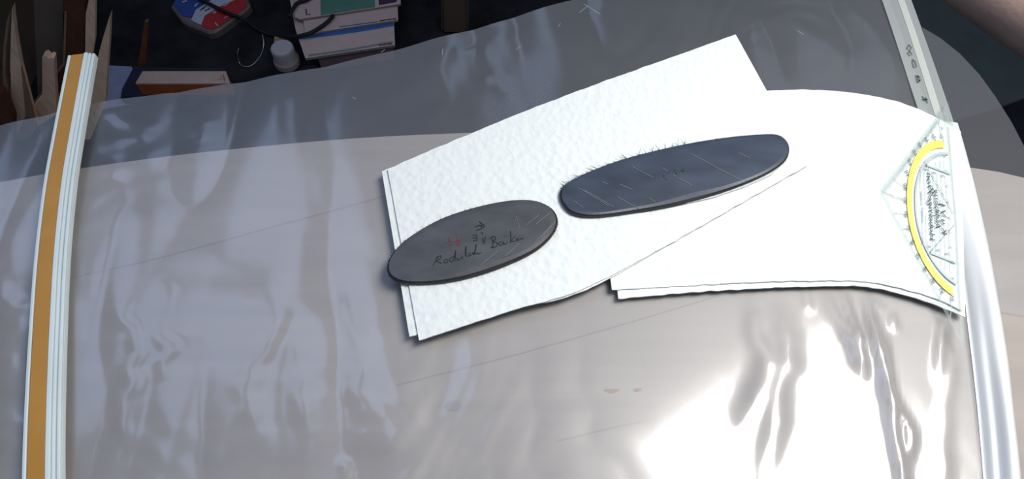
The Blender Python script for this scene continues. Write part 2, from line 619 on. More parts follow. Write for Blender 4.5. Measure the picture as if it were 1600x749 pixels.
# welded seam strip with its paler weld line and the worn stamped marks
seam_in = [(1380, 5), (1431, 160), (1452, 215), (1468, 265)]
seam_out = [(1424, 0), (1480, 160), (1495, 210), (1508, 262)]
A = spline([at(*p, TZ + 0.0036) for p in [(1333, -120)] + seam_in], 8)
B = spline([at(*p, TZ + 0.0036) for p in [(1377, -120)] + seam_out], 8)
vv = []
for a, b in zip(A, B):
    vv += [a, b]
mesh('welded_seam', vv, [(2 * i, 2 * i + 1, 2 * i + 3, 2 * i + 2) for i in range(len(A) - 1)], 'seam', bag)
ribbon('weld_line', [spline([at(*p, TZ + 0.0039) for p in ((1362, -120), (1408, 0), (1440, 95), (1465, 175), (1480, 215))], 8)], 0.0042, 'weld', bag)
stamps = [  # worn marks like 8, 0, M
    [(1420, 70), (1424, 74), (1421, 80), (1417, 76), (1420, 70)],
    [(1421, 80), (1425, 84), (1421, 87), (1418, 83), (1421, 80)],
    [(1426, 93), (1430, 96), (1432, 104), (1428, 106), (1426, 99), (1426, 93)],
    [(1431, 118), (1434, 129)], [(1431, 118), (1438, 121)], [(1434, 129), (1439, 124)], [(1434, 118), (1437, 127)],
    [(1441, 150), (1445, 158)], [(1446, 152), (1449, 161)], [(1441, 156), (1450, 155)],
]
ribbon('stamped_mark', [[at(*p, TZ + 0.0039) for p in s] for s in stamps], 0.0009, 'stamp', bag)
flap_px = [(1440, 42), (1470, 60), (1500, 84), (1530, 116), (1556, 152), (1580, 190), (1604, 236), (1640, 320), (1680, 430), (1700, 520),
           (1640, 500), (1560, 487), (1548, 440), (1521, 310), (1480, 165)]
fl = [at(*p, TZ + 0.0016) for p in flap_px]
mesh('loose_flap', fl, [tuple(range(len(fl)))], 'flap', bag)
# little nicks and creases in the film
for px in ([(905, 20), (920, 8)], [(912, 6), (938, 22)], [(806, 78), (813, 72)], [(872, 42), (876, 36)], [(551, 152), (556, 155)],
           [(1246, 48), (1256, 54)], [(692, 76), (691, 86)], [(595, 82), (602, 77)]):
    ribbon('crease', [[at(*p, TZ + 0.0052) for p in px]], 0.0003, 'seam', bag)

# ================================================================ bag closing clip
cl_px = [(112, 96), (104, 136), (88, 220), (74, 300), (61, 410), (52, 540), (46, 660), (43, 760), (41, 900), (42, 1050)]
cz = TZ + 0.0062
path = spline([at(*p, cz) for p in cl_px], 10)
clip = thing('bag_clip', 'long white and orange plastic closing strip clipped across the bag', 'clip', tuple(path[-1]))


def sweep(name, prof, m):
    """prof: closed list of (across to the right, up) along the clip path"""
    vv, ff = [], []
    k, n = len(prof), len(path)
    for i, p in enumerate(path):
        d = (path[max(0, i - 1)] - path[min(n - 1, i + 1)]).normalized()
        s = d.cross(Vector((0, 0, 1))).normalized()
        for a, h in prof:
            vv.append(p + s * a + Vector((0, 0, h)))
    for i in range(n - 1):
        for j in range(k):
            q = (j + 1) % k
            ff.append((i * k + j, i * k + q, (i + 1) * k + q, (i + 1) * k + j))
    ff.append(tuple(range(k)))
    ff.append(tuple(range((n - 1) * k, n * k)))
    return fix_normals(mesh(name, vv, ff, m, clip))


mm = 0.001
sweep('rail', [(0, 0), (15.6 * mm, 0), (15.6 * mm, 2.6 * mm), (0, 2.6 * mm)], 'white_plastic')
sweep('lip', [(0, 2.6 * mm), (1.9 * mm, 2.6 * mm), (1.9 * mm, 4.6 * mm), (1.4 * mm, 5.0 * mm), (0.4 * mm, 4.8 * mm), (0, 4.2 * mm)], 'white_plastic')
sweep('insert', [(2.1 * mm, 2.6 * mm), (9.6 * mm, 2.6 * mm), (9.6 * mm, 4.6 * mm), (9.2 * mm, 4.9 * mm), (2.5 * mm, 4.9 * mm), (2.1 * mm, 4.6 * mm)], 'orange_plastic')
for a, w, h in ((9.8, 2.2, 5.6), (12.1, 1.5, 4.9), (13.9, 1.6, 4.3)):
    sweep('ridge', [(a * mm, 2.6 * mm), ((a + w) * mm, 2.6 * mm), ((a + w) * mm, (h - .5) * mm), ((a + w - .4) * mm, h * mm), ((a + .4) * mm, h * mm), (a * mm, (h - .4) * mm)], 'white_plastic')

# ================================================================ paper towels
def towel(name, tl, tr, br, bl, z, label, top=None, bottom=None, nx=90, ny=46, seed=0, thick=0.0007):
    """four px corners (world points), optional px polylines for curved long edges"""
    tp = spline(top, 8) if top else [tl, tr]
    bt = spline(bottom, 8) if bottom else [bl, br]

    def along(pts, t):
        L = [0]
        for a, b in zip(pts[:-1], pts[1:]):
            L.append(L[-1] + (b - a).length)
        s = t * L[-1]
        return Vector((np.interp(s, L, [p.x for p in pts]), np.interp(s, L, [p.y for p in pts]), z))
    vv, ff = [], []
    for lay in (0, 1):
        for j in range(ny):
            for i in range(nx):
                s, t = i / (nx - 1), j / (ny - 1)
                p = along(tp, s).lerp(along(bt, s), t)
                e = min(s, 1 - s, t, 1 - t)
                if j in (0, ny - 1):
                    p.y += 0.0005 * noise.noise((i * 0.4, j, seed))
                p.z = z + (thick if lay else 0)
                if lay:
                    p.z += 0.0002 * noise.noise((p.x * 60, p.y * 60, seed)) + 0.0002 * noise.noise((p.x * 24, p.y * 60, seed + 4))
                vv.append(p)
    n = nx * ny
    for j in range(ny - 1):
        for i in range(nx - 1):
            a = j * nx + i
            ff.append((n + a, n + a + nx, n + a + nx + 1, n + a + 1))
            ff.append((a, a + 1, a + nx + 1, a + nx))
    rim = [i for i in range(nx)] + [j * nx + nx - 1 for j in range(1, ny)] + [(ny - 1) * nx + i for i in range(nx - 2, -1, -1)] + [j * nx for j in range(ny - 2, 0, -1)]
    for a, b in zip(rim, rim[1:] + rim[:1]):
        ff.append((a, b, b + n, a + n))
    o = fix_normals(mesh(name, vv, ff, 'paper', base=tuple(vv[(ny // 2) * nx + nx // 2]), smooth=True))
    for pl in o.data.polygons:
        if abs(pl.normal.z) < 0.6:
            pl.use_smooth = False
    o.data.set_sharp_from_angle(angle=math.radians(40))
    return tag(o, label, 'paper towel', 'white paper towels on the bag')


z1 = TZ + 0.0044
rt = [(930, 176), (1060, 152), (1200, 143), (1280, 142), (1350, 149), (1410, 163), (1460, 184), (1500, 206)]
rb = [(966, 468), (1080, 458), (1180, 452), (1260, 449), (1350, 449), (1420, 464), (1470, 481), (1507, 497)]
towel('paper_towel', None, None, None, None, z1, 'folded white paper towel partly under the set square, lowest of its pile',
      [at(*p, z1) for p in rt], [at(*p, z1) for p in rb], seed=1)
z2 = z1 + 0.0011
rt2 = [(918, 186), (1060, 160), (1200, 149), (1280, 148), (1350, 155), (1410, 169), (1460, 190), (1496, 210)]
rb2 = [(956, 454), (1080, 447), (1180, 442), (1260, 440), (1350, 441), (1420, 455), (1470, 471), (1502, 487)]
towel('paper_towel', None, None, None, None, z2, 'folded white paper towel partly under the set square, upper of its pile',
      [at(*p, z2) for p in rt2], [at(*p, z2) for p in rb2], seed=2)
z3 = z2 + 0.0011
TL, TR, BL = at(597, 269, z3), at(1147, 56, z3), at(640, 527, z3)
BR = TR + (BL - TL)
towel('paper_towel', None, None, None, None, z3, 'folded white paper towel under both black plates, the lower of two, its short side showing',
      [TL, at(690, 232, z3), at(880, 154, z3), TR], [BL, at(800, 483, z3), at(945, 440, z3), BR], seed=3)
z4 = z3 + 0.0011
TL2, TR2, BL2 = at(606, 266, z4), at(1149, 55, z4), at(655, 533, z4)
BR2 = TR2 + (BL2 - TL2)
towel('paper_towel', None, None, None, None, z4, 'folded white paper towel directly beneath both black plates, the top sheet of the pile',
      [TL2, at(690, 229, z4), at(880, 152, z4), TR2], [BL2, at(800, 486, z4), at(944, 437, z4), BR2], seed=4)
ZP = z4 + 0.0012

# ================================================================ oval plates
def plate(px, m, label, seed, hair):
    z = ZP + 0.0026
    rim = spline([at(*p, z) for p in px], 6, True)
    c = sum(rim, Vector()) / len(rim)
    root = thing('oval_plate', label, 'plate', (c.x, c.y, ZP))
    n = len(rim)

    def ring(k, zz):
        out = []
        for p in rim:
            d = Vector((p.x - c.x, p.y - c.y, 0))
            q = c + d - d.normalized() * k
            out.append(Vector((q.x, q.y, zz)))
        return out
    vv = ring(0.0006, ZP) + ring(0, ZP + 0.0008) + ring(0.0003, z - 0.0006) + ring(0.0012, z)
    ff = [(r * n + i, r * n + (i + 1) % n, (r + 1) * n + (i + 1) % n, (r + 1) * n + i) for r in range(3) for i in range(n)]
    ff.append(tuple(range(n)))
    fix_normals(mesh('edge', vv, ff, 'rim', root))
    top = ring(0.0012, z)
    inner = ring(0.004, z + 0.00022)
    vv = top + inner + [Vector((c.x, c.y, z + 0.0004))]
    ff = [(i, (i + 1) % n, n + (i + 1) % n, n + i) for i in range(n)] + [(n + i, n + (i + 1) % n, 2 * n) for i in range(n)]
    fix_normals(mesh('face', vv, ff, m, root))
    rnd = random.Random(seed)
    V, F = [], []
    for a, b, cnt, ln in hair:          # frayed fibres along parts of the rim
        for _ in range(cnt):
            i = int((a + (b - a) * rnd.random()) * n) % n
            p = rim[i]
            d = Vector((p.x - c.x, p.y - c.y, 0)).normalized()
            d.rotate(__import__('mathutils').Euler((0, 0, rnd.uniform(-1.0, 1.0))))
            l = ln * rnd.uniform(0.3, 1.3)
            q0 = p - d * 0.001 - Vector((0, 0, 0.001))
            side = Vector((-d.y, d.x, 0)) * rnd.uniform(-0.3, 0.3)
            pts = [q0, q0 + d * l * 0.5 + side * l * 0.3, q0 + d * l + side * l]
            v, f = ribbon_vf(pts, lambda t: 0.00022 * (1 - 0.6 * t))
            k = len(V)
            V += v
            F += [tuple(x + k for x in g) for g in f]
    fo = mesh('frayed_fibre', V, F, 'fibre', root)
    fo['kind'] = 'stuff'
    return root, z + 0.0006


p1 = [(604, 418), (611, 398), (637, 371), (688, 341), (745, 322), (798, 312), (838, 313), (864, 326), (872, 345), (863, 367), (836, 391),
      (790, 413), (740, 430), (690, 440), (640, 442), (612, 434)]
pl1, zz1 = plate(p1, 'plate', 'shorter black oval plate with handwriting, lying at the short side of the paper towel', 3,
                 [(0.0, 0.28, 60, 0.002), (0.62, 1.0, 80, 0.0018), (0.3, 0.6, 40, 0.0016)])
p2 = [(874, 303), (882, 288), (910, 272), (960, 252), (1020, 235), (1080, 222), (1140, 213), (1190, 209), (1218, 210), (1232, 222),
      (1234, 238), (1225, 253), (1200, 270), (1160, 288), (1110, 305), (1050, 320), (990, 330), (930, 337), (896, 333), (880, 320)]
pl2, zz2 = plate(p2, 'plate2', 'longer sky-tinted black oval plate scored with pale scratches, on the paper towels', 5,
                 [(0.05, 0.25, 120, 0.0042), (0.0, 0.4, 70, 0.0018), (0.55, 1.0, 70, 0.0018)])


def strokes(name, lines, z, w, m, parent, sm=True):
    L = []
    for s in lines:
        q = [at(*p, z) for p in s]
        L.append(spline(q, 4) if sm and len(q) > 2 else q)
    return ribbon(name, L, w, m, parent)


def cp(lines, ox, oy, k):
    """crop reading coordinates -> photograph frame"""
    return [[(ox + x / k, oy + y / k) for x, y in s] for s in lines]


K = 7.489
word1 = cp([[(125, 640), (150, 590), (185, 530)], [(160, 545), (215, 520), (205, 560), (160, 580), (225, 610)],
            [(290, 560), (255, 575), (255, 600), (290, 600), (300, 565)],
            [(370, 530), (325, 550), (325, 585), (360, 580), (390, 460), (385, 560), (400, 575)],
            [(405, 545), (415, 570), (450, 555), (465, 530), (470, 555)],
            [(505, 525), (515, 470), (510, 410), (500, 470), (512, 525), (535, 520)],
            [(570, 490), (545, 500), (550, 525), (585, 505), (590, 480), (600, 510)],
            [(605, 505), (625, 440), (630, 385), (615, 470), (620, 505), (640, 485), (655, 500), (690, 480)]], 660, 330, K)
word2 = cp([[(815, 310), (825, 370), (820, 430)], [(785, 330), (810, 300), (850, 300), (855, 330), (825, 355), (875, 370), (870, 405), (820, 430), (805, 415)],
            [(930, 355), (900, 370), (905, 400), (935, 390), (945, 360)], [(950, 360), (955, 385), (985, 375), (1000, 355)],
            [(1030, 230), (1035, 300), (1030, 375)], [(1080, 300), (1040, 345), (1085, 355)], [(1095, 330), (1115, 320), (1105, 345), (1145, 325), (1185, 320)],
            [(955, 295), (962, 298)], [(985, 290), (990, 294)]], 660, 330, K)
glyphs = cp([[(615, 190), (660, 165), (735, 180), (690, 205), (630, 225)], [(665, 120), (690, 145), (725, 165)], [(690, 165), (695, 195)],
             [(585, 285), (635, 275), (640, 345), (590, 345)], [(590, 315), (635, 312)], [(695, 245), (705, 275)],
             [(700, 350), (720, 380), (740, 300)], [(705, 310), (715, 350)]], 660, 330, K)
reds = cp([[(275, 365), (320, 345), (350, 380), (305, 395)], [(310, 310), (320, 345)],
           [(385, 350), (410, 385), (430, 410), (445, 360)], [(400, 260), (410, 320), (425, 400)], [(450, 300), (435, 345), (400, 360)]], 660, 330, K)
strokes('handwriting', word1, zz1, 0.00034, 'ink', pl1)
strokes('handwriting', word2, zz1, 0.00042, 'ink', pl1)
strokes('handwriting', glyphs, zz1, 0.00042, 'ink', pl1, False)
strokes('red_mark', reds, zz1, 0.00050, 'redink', pl1, False)
for s in ([(806, 338), (809, 345)], [(810, 349), (812, 356)], [(752, 414), (778, 392)], [(835, 380), (862, 352)], [(845, 372), (868, 346)],
          [(790, 400), (812, 380)], [(822, 352), (842, 336)], [(838, 350), (860, 332)]):
    strokes('scratch', [s], zz1, 0.00022, 'scratch', pl1, False)
K2 = 10.7
dots = cp([[(605, 365), (620, 390)], [(635, 420), (655, 435)], [(690, 315), (720, 298)], [(780, 270), (800, 280)], [(812, 310), (822, 345)],
           [(840, 375), (860, 382)], [(950, 250), (905, 285), (950, 302)]], 980, 240, K2)
strokes('handwriting', dots, zz2, 0.0005, 'ink', pl2, False)
K3 = 2.341
scr = cp([[(515, 188), (560, 212), (620, 245), (700, 285)], [(300, 235), (375, 275)], [(100, 312), (150, 335), (230, 382)], [(120, 322), (215, 380)],
          [(245, 345), (290, 372), (330, 390)], [(410, 240), (440, 258)], [(190, 290), (210, 300)], [(255, 300), (300, 320)], [(450, 265), (520, 305)],
          [(360, 350), (385, 365)], [(85, 360), (120, 385)], [(690, 185), (730, 205)]], 860, 160, K3)
for s in scr:
    strokes('scratch', [s], zz2, 0.00024, 'scratch', pl2, False)
crescent = [(1226, 252), (1201, 270), (1161, 288), (1111, 305), (1070, 315), (1072, 318), (1114, 309), (1164, 292), (1206, 273), (1231, 250)]  # pale crescent paints the highlight along the plate's lower edge
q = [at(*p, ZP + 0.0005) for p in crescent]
prism('painted_glint', [(p.x, p.y) for p in q], ZP, ZP + 0.0007, 'glint_pale', pl2)

# ================================================================ set square
zs = TZ + 0.0073
Aw, Bw, Cw = at(1481, 160, zs), at(1507, 545, zs), at(1375, 298, zs)
Mw = at(1497, 345, zs)
ex_a, ex_b, ey = (Mw - Aw) / 8, (Bw - Mw) / 8, (Cw - Mw) / 8
sq = thing('set_square', 'clear plastic set square with a yellow degree arc and mirrored print, over the bag seam', 'set square', tuple(Mw))


def g(t, h, dz=0.0):
    """t: cm along the long side from its middle, h: cm towards the right-angled corner"""
    e = ex_a if t < 0 else ex_b
    return Mw + e * t + ey * h + Vector((0, 0, dz))


TH = 0.0014
outl = [g(-8, 0), g(8, 0), g(0, 8)]
v, f = prism_vf([(p.x, p.y) for p in outl], zs, zs + TH)
# insert the middle of the long side so the outline follows it
v, f = prism_vf([(p.x, p.y) for p in (g(-8, 0), g(0, 0), g(8, 0), g(0, 8))], zs, zs + TH)
fix_normals(mesh('plate', v, f, 'acrylic', sq))
pz = -0.0003


def band(name, poly_out, poly_in, m):
    n = len(poly_out)
    return mesh(name, poly_out + poly_in, [(i, i + 1, n + i + 1, n + i) for i in range(n - 1)], m, sq)


def arc(r, a0, a1, n=60):
    return [g(-r * math.cos(math.radians(a0 + (a1 - a0) * i / n)), r * math.sin(math.radians(a0 + (a1 - a0) * i / n)), pz) for i in range(n + 1)]


band('bevelled_edge', [g(-8, 0, pz), g(0, 8, pz)], [g(-7.1, 0.25, pz), g(-0.15, 7.2, pz)], 'acrylic_edge')
band('bevelled_edge', [g(-8, 0, pz), g(0, 0, pz), g(8, 0, pz)], [g(-7.4, 0.28, pz), g(0, 0.28, pz), g(7.4, 0.28, pz)], 'acrylic_edge')
band('bevelled_edge', [g(8, 0, pz), g(0, 8, pz)], [g(7.55, 0.12, pz), g(0.06, 7.6, pz)], 'acrylic_edge')
band('degree_arc', arc(5.15, 9, 171), arc(4.62, 10, 170), 'yellow')
band('grey_arc', arc(4.35, 5, 175), arc(4.17, 5, 175), 'grey_print')


def lines(name, segs, w, m):
    return ribbon(name, [[g(a, b, pz + 0.0001), g(c, d, pz + 0.0001)] for a, b, c, d in segs], w, m, sq)


for sgn in (-1, 1):
    lines('grey_bar', [(sgn * 2.9, 0.35, sgn * 2.9, 3.0)], 0.0013, 'grey_print')
    lines('diagonal_line', [(sgn * 0.35, 0.35, sgn * 3.1, 3.1)], 0.00035, 'thin_print')
lines('centre_line', [(0, 0.75, 0, 2.9), (0, 3.2, 0, 3.6), (0, 5.6, 0, 6.2), (0, 6.6, 0, 7.8)], 0.0003, 'thin_print')
seg = []
for k in range(1, 8):
    h = 0.45 + 0.45 * k
    x = math.sqrt(max(0, 4.1 ** 2 - h * h)) - 0.25
    for a, b in ((-x, -3.0), (-2.75, -0.2), (0.2, 2.75), (3.0, x)):
        if b > a + 0.2:
            seg.append((a, h, b, h))
lines('parallel_line', seg, 0.00022, 'thin_print')
seg, big = [], []
for d in range(10, 171):
    a = math.radians(d)
    c, s = -math.cos(a), math.sin(a)
    R = 8 / (abs(c) + abs(s))            # distance to the short sides
    if R < 5.6:
        pass
    if d % 10 == 0:
        big.append((c * 5.35, s * 5.35, c * (R - 0.25), s * (R - 0.25)))
    elif d % 5 == 0:
        seg.append((c * (R - 0.7), s * (R - 0.7), c * (R - 0.2), s * (R - 0.2)))
    else:
        seg.append((c * (R - 0.42), s * (R - 0.42), c * (R - 0.2), s * (R - 0.2)))
    seg.append((c * 4.05, s * 4.05, c * 4.15, s * 4.15))
for k in range(-70, 71):
    seg.append((k / 10, 0.12, k / 10, 0.5 if k % 10 == 0 else (0.38 if k % 5 == 0 else 0.28)))
lines('scale_tick', seg, 0.00014, 'thin_print')
lines('degree_line', [b for b in big if abs(b[0]) + abs(b[1]) > 0], 0.00028, 'thin_print')


def text(name, s, t, h, size, m, rot=0):
    """mirrored print: reads along the long side towards -t, tops towards the long side"""
    cu = bpy.data.curves.new('print', 'FONT')
    cu.body = s
    cu.align_x = 'CENTER'
    cu.align_y = 'CENTER'
    cu.resolution_u = 2
    ob = bpy.data.objects.new('print', cu)
    col.objects.link(ob)
    dg = bpy.context.evaluated_depsgraph_get()
    me = ob.evaluated_get(dg).to_mesh()
    vs = []
    for q in me.vertices:
        x, y = q.co.x * size, q.co.y * size
        if rot:
            x, y = x * math.cos(rot) - y * math.sin(rot), x * math.sin(rot) + y * math.cos(rot)
        vs.append(g(t - x, h - y, pz + 0.0001))
    fs = [tuple(p.vertices) for p in me.polygons]
    bpy.data.objects.remove(ob)
    bpy.data.curves.remove(cu)
    return mesh(name, vs, fs, m, sq)


text('print_line', 'K.u.V.J.', 0.2, 1.45, 0.78, 'dark_print')
text('print_line', 'Aldibeug', -0.2, 2.05, 0.74, 'dark_print')
text('print_line', 'Hobelvige99on', -0.2, 2.68, 0.74, 'dark_print')
text('print_line', 'mobels a. aum', 0, 3.55, 0.36, 'thin_print')
for k in range(-7, 8):
    if k:
        text('scale_number', str(abs(k)), k, 0.78, 0.42, 'thin_print')
text('scale_number', '0', 0, 0.78, 0.42, 'thin_print')
for d in range(10, 171, 10):
    a = math.radians(d)
    text('degree_number', str(d if d <= 90 else 180 - d), -5.35 * math.cos(a), 5.35 * math.sin(a), 0.46, 'dark_print', rot=a - math.pi / 2)
for sgn in (-1, 1):
    for k, h in enumerate((1.2, 2.1, 3.0)):
        text('scale_number', str(k + 2), sgn * 2.55, h, 0.4, 'dark_print')

# ================================================================ things on the floor beyond the table
Ys = 0.84


def stake(poly, y, depth, m, label, group=None, side=None):
    pts = [aty(u, v, y) for u, v in poly]
    zmin = min(p.z for p in pts)
    zb = [p for p in pts if p.z < zmin + 0.03]
    for p in zb:
        p.z = 0.0
    c = sum(zb, Vector()) / len(zb)
    root = thing('wood_offcut', label, 'wood offcut', (c.x, y, 0), group)
    upright('blade', pts, depth, m, root)
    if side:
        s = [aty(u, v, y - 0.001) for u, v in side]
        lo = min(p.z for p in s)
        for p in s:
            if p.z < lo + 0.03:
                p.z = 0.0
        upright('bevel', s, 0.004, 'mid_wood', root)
    return root


GR = 'wood offcuts standing behind the table'
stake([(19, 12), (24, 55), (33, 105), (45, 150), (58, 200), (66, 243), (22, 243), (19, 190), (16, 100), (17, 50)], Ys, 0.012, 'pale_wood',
      'tall pale wood offcut with a needle-sharp tip and slanted side darkened as shade', GR, side=[(33, 105), (45, 150), (58, 200), (66, 243), (48, 243), (40, 180)])  # side face takes a darker wood to paint its shade
stake([(17, 15), (13, 45), (9, 80), (8, 112), (13, 140), (20, 175), (26, 243), (14, 243), (9, 170), (4, 115), (5, 75), (10, 35)], Ys + 0.02, 0.008, 'mid_wood',
      'thin bowed brown sliver of wood beside the needle-pointed offcut', GR)
stake([(66, 90), (71, 87), (77, 92), (80, 90), (84, 92), (86, 130), (89, 178), (92, 243), (67, 243), (66, 150)], Ys + 0.025, 0.014, 'pale_wood',
      'short blunt pinkish wood offcut with a chipped top', GR)
stake([(134, 22), (140, -6), (149, -6), (148, 62), (143, 95), (140, 243), (132, 243), (133, 90)], Ys + 0.03, 0.01, 'pale_wood',
      'straight pale wood strip rising behind the clip end', GR)
stake([(172, 23), (171, 60), (168, 105), (165, 160), (162, 243), (126, 243), (138, 160), (147, 112), (160, 62)], Ys, 0.012, 'pale_wood',
      'pale wood offcut tapering to a sharp slanted tip beside the bluish paper', GR)
stake([(-8, 140), (2, 150), (12, 168), (20, 190), (26, 243), (-30, 243)], Ys - 0.03, 0.02, 'red_wood',
      'low dark red-brown wood piece at the foot of the offcuts', GR)
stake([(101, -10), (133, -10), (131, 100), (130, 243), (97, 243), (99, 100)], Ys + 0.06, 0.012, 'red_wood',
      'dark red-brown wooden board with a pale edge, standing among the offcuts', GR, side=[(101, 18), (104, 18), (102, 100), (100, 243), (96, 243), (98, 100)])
stake([(226, 35), (231, 34), (230, 60), (224, 104), (222, 112), (216, 112), (220, 75)], 1.02, 0.008, 'orange_wood',
      'short orange-brown wooden stick leaning in the dark')

# brown carton behind the offcuts
cb = [aty(-160, 243, 0.93), aty(108, 243, 0.93)]
cx = thing('carton', 'dark brown cardboard carton behind the wood offcuts', 'carton', ((cb[0].x + cb[1].x) / 2, 0.95, 0))
x0, x1 = cb[0].x, cb[1].x
for nm, (bx, by, sx, sy) in (('side', ((x0 + x1) / 2, 0.95, x1 - x0, 0.006)), ('side', ((x0 + x1) / 2, 1.25, x1 - x0, 0.006)),
                             ('side', (x0, 1.10, 0.006, 0.294)), ('side', (x1, 1.10, 0.006, 0.294))):
    v, f = box_vf((bx, by, 0.001), sx, sy, 0.42)
    mesh(nm, v, f, 'carton', cx)
v, f = box_vf(((x0 + x1) / 2, 1.10, 0.001), x1 - x0, 0.29, 0.004)
mesh('bottom', v, f, 'carton', cx)
q = [aty(52, -8, 0.945), aty(98, -8, 0.945), aty(98, 170, 0.945), aty(60, 170, 0.945)]
upright('label_panel', q, 0.002, 'carton_in', cx)


def flat(name, px, z0, z1, m, parent=None, base=None, label=None, bev=0.0):
    q = [at(*p, z1) for p in px]
    return prism(name, [(p.x, p.y) for p in q], z0, z1, m, parent, base, bev, label)


def ctr(px, z=0):
    q = [at(*p, z) for p in px]
    c = sum(q, Vector()) / len(q)
    return (c.x, c.y, z)


px = [(164, 102), (206, 104), (218, 160), (150, 172)]
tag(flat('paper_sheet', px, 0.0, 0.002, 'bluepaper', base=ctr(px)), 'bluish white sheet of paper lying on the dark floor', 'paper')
px = [(208, 104), (352, 107), (372, 150), (188, 152), (190, 138)]
tag(flat('folder', px, 0.002, 0.022, 'navy', base=ctr(px, 0.002), bev=0.002), 'flat navy blue folder under the small red-fronted box', 'folder')
px = [(224, 112), (353, 112), (361, 130), (362, 137), (212, 129)]
bx = thing('small_box', 'small cream-topped box with a red-orange front, on the navy folder', 'box', ctr(px, 0.022))
tp = [at(*p, 0.052) for p in ((223, 112), (353, 112), (360, 131), (212, 131))]
prism('body', [(p.x, p.y) for p in tp], 0.022, 0.050, 'redpaint', bx)
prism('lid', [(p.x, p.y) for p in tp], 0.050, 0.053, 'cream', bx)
ribbon('print', [[at(*p, 0.0534) for p in s] for s in ([(340, 124), (352, 123)], [(343, 120), (351, 119)], [(349, 115), (351, 128)])], 0.0012, 'redpaint', bx)

# fanned booklets
def booklet(px, z0, z1, label, coverm, pagem='pages', name='booklet'):
    c = ctr(px, z0)
    r = thing(name, label, 'booklet', c, 'booklets stacked on the floor')
    flat('page_block', px, z0, z1 - 0.001, pagem, r)
    flat('cover', px, z1 - 0.001, z1, coverm, r)
    return r


base_px = [(496, 88), (612, 70), (604, -30), (470, -12)]
booklet(base_px, 0.0, 0.040, 'thick mauve booklet at the bottom of the stack of booklets', 'mauve', 'mauve')
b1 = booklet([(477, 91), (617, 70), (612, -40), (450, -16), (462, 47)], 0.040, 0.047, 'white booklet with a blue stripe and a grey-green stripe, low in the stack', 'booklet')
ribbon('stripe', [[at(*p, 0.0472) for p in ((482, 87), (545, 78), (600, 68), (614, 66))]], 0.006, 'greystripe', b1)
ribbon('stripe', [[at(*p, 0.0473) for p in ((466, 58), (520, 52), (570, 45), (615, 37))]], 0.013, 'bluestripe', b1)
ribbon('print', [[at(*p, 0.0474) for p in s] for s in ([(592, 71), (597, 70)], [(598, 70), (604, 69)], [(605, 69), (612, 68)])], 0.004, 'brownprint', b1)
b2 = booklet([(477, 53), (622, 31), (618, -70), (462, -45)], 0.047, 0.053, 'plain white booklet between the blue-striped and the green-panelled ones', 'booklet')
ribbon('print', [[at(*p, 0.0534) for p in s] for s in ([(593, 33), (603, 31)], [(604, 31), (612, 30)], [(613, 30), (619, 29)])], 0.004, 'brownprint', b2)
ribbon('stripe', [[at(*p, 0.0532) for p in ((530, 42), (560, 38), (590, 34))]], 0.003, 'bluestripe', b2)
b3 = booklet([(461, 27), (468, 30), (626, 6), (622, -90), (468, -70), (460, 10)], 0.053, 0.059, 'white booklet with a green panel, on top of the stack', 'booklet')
flat('panel', [(501, 24), (586, 11), (584, -60), (500, -45)], 0.059, 0.0593, 'green', b3)
flat('panel', [(592, 8), (620, 3), (618, -40), (590, -35)], 0.059, 0.0593, 'purple', b3)
ribbon('print', [[at(*p, 0.0595) for p in ((478, 14), (479, 23), (485, 22))]], 0.003, 'brownprint', b3)

# cables, wire
pts = spline([at(u, v, z) for u, v, z in ((521, 24, 0.0585), (513, 33, 0.0585), (500, 43, 0.0585), (486, 51, 0.0585), (474, 55, 0.056), (462, 57, 0.050), (447, 57, 0.022), (425, 55, 0.005), (410, 50, 0.005), (398, 43, 0.006), (380, 30, 0.024), (360, 22, 0.026), (345, 15, 0.026), (331, 8, 0.026), (310, -4, 0.026), (285, -24, 0.024))], 8)
tag(tube('cable', pts, 0.004, 'cable', base=tuple(pts[0]), seg=8), 'black cable trailing over the white booklets and the coloured packet', 'cable')
pts = spline([at(u, v, 0.064) for u, v in ((486, -4), (476, 1), (466, 4), (459, 12), (452, 26))], 8)
tag(tube('cable', pts, 0.004, 'cable', base=tuple(pts[0]), seg=8), 'short black cable curling round the corner of the top booklet', 'cable')
pts = spline([at(u, v, z) for u, v, z in ((373, 76, 0.03), (371, 84, 0.022), (374, 98, 0.006), (381, 104, 0.004), (392, 103, 0.004), (403, 93, 0.01), (410, 80, 0.02), (412, 66, 0.03), (410, 53, 0.035))], 8)
tag(tube('wire', pts, 0.0010, 'wire', base=tuple(pts[20]), seg=6), 'thin shiny loop of wire in the dark beside the booklets', 'wire')

# bottle with a white cap
bp = at(450, 100, 0.0)
bt = thing('bottle', 'small beige bottle with a round white screw cap, next to the booklets', 'bottle', (bp.x, bp.y, 0))


def lathe(name, c, prof, m, parent, seg=28, flute=0.0):
    vv, ff = [], []
    for r, z in prof:
        for k in range(seg):
            a = 2 * math.pi * k / seg
            rr = r * (1 + (flute if k % 2 else 0))
            vv.append(Vector((c.x + rr * math.cos(a), c.y + rr * math.sin(a), z)))
    for i in range(len(prof) - 1):
        for k in range(seg):
            j = (k + 1) % seg
            ff.append((i * seg + k, i * seg + j, (i + 1) * seg + j, (i + 1) * seg + k))
    ff.append(tuple(range(seg)))
    ff.append(tuple(range((len(prof) - 1) * seg, len(prof) * seg)))
    return fix_normals(mesh(name, vv, ff, m, parent, smooth=False))


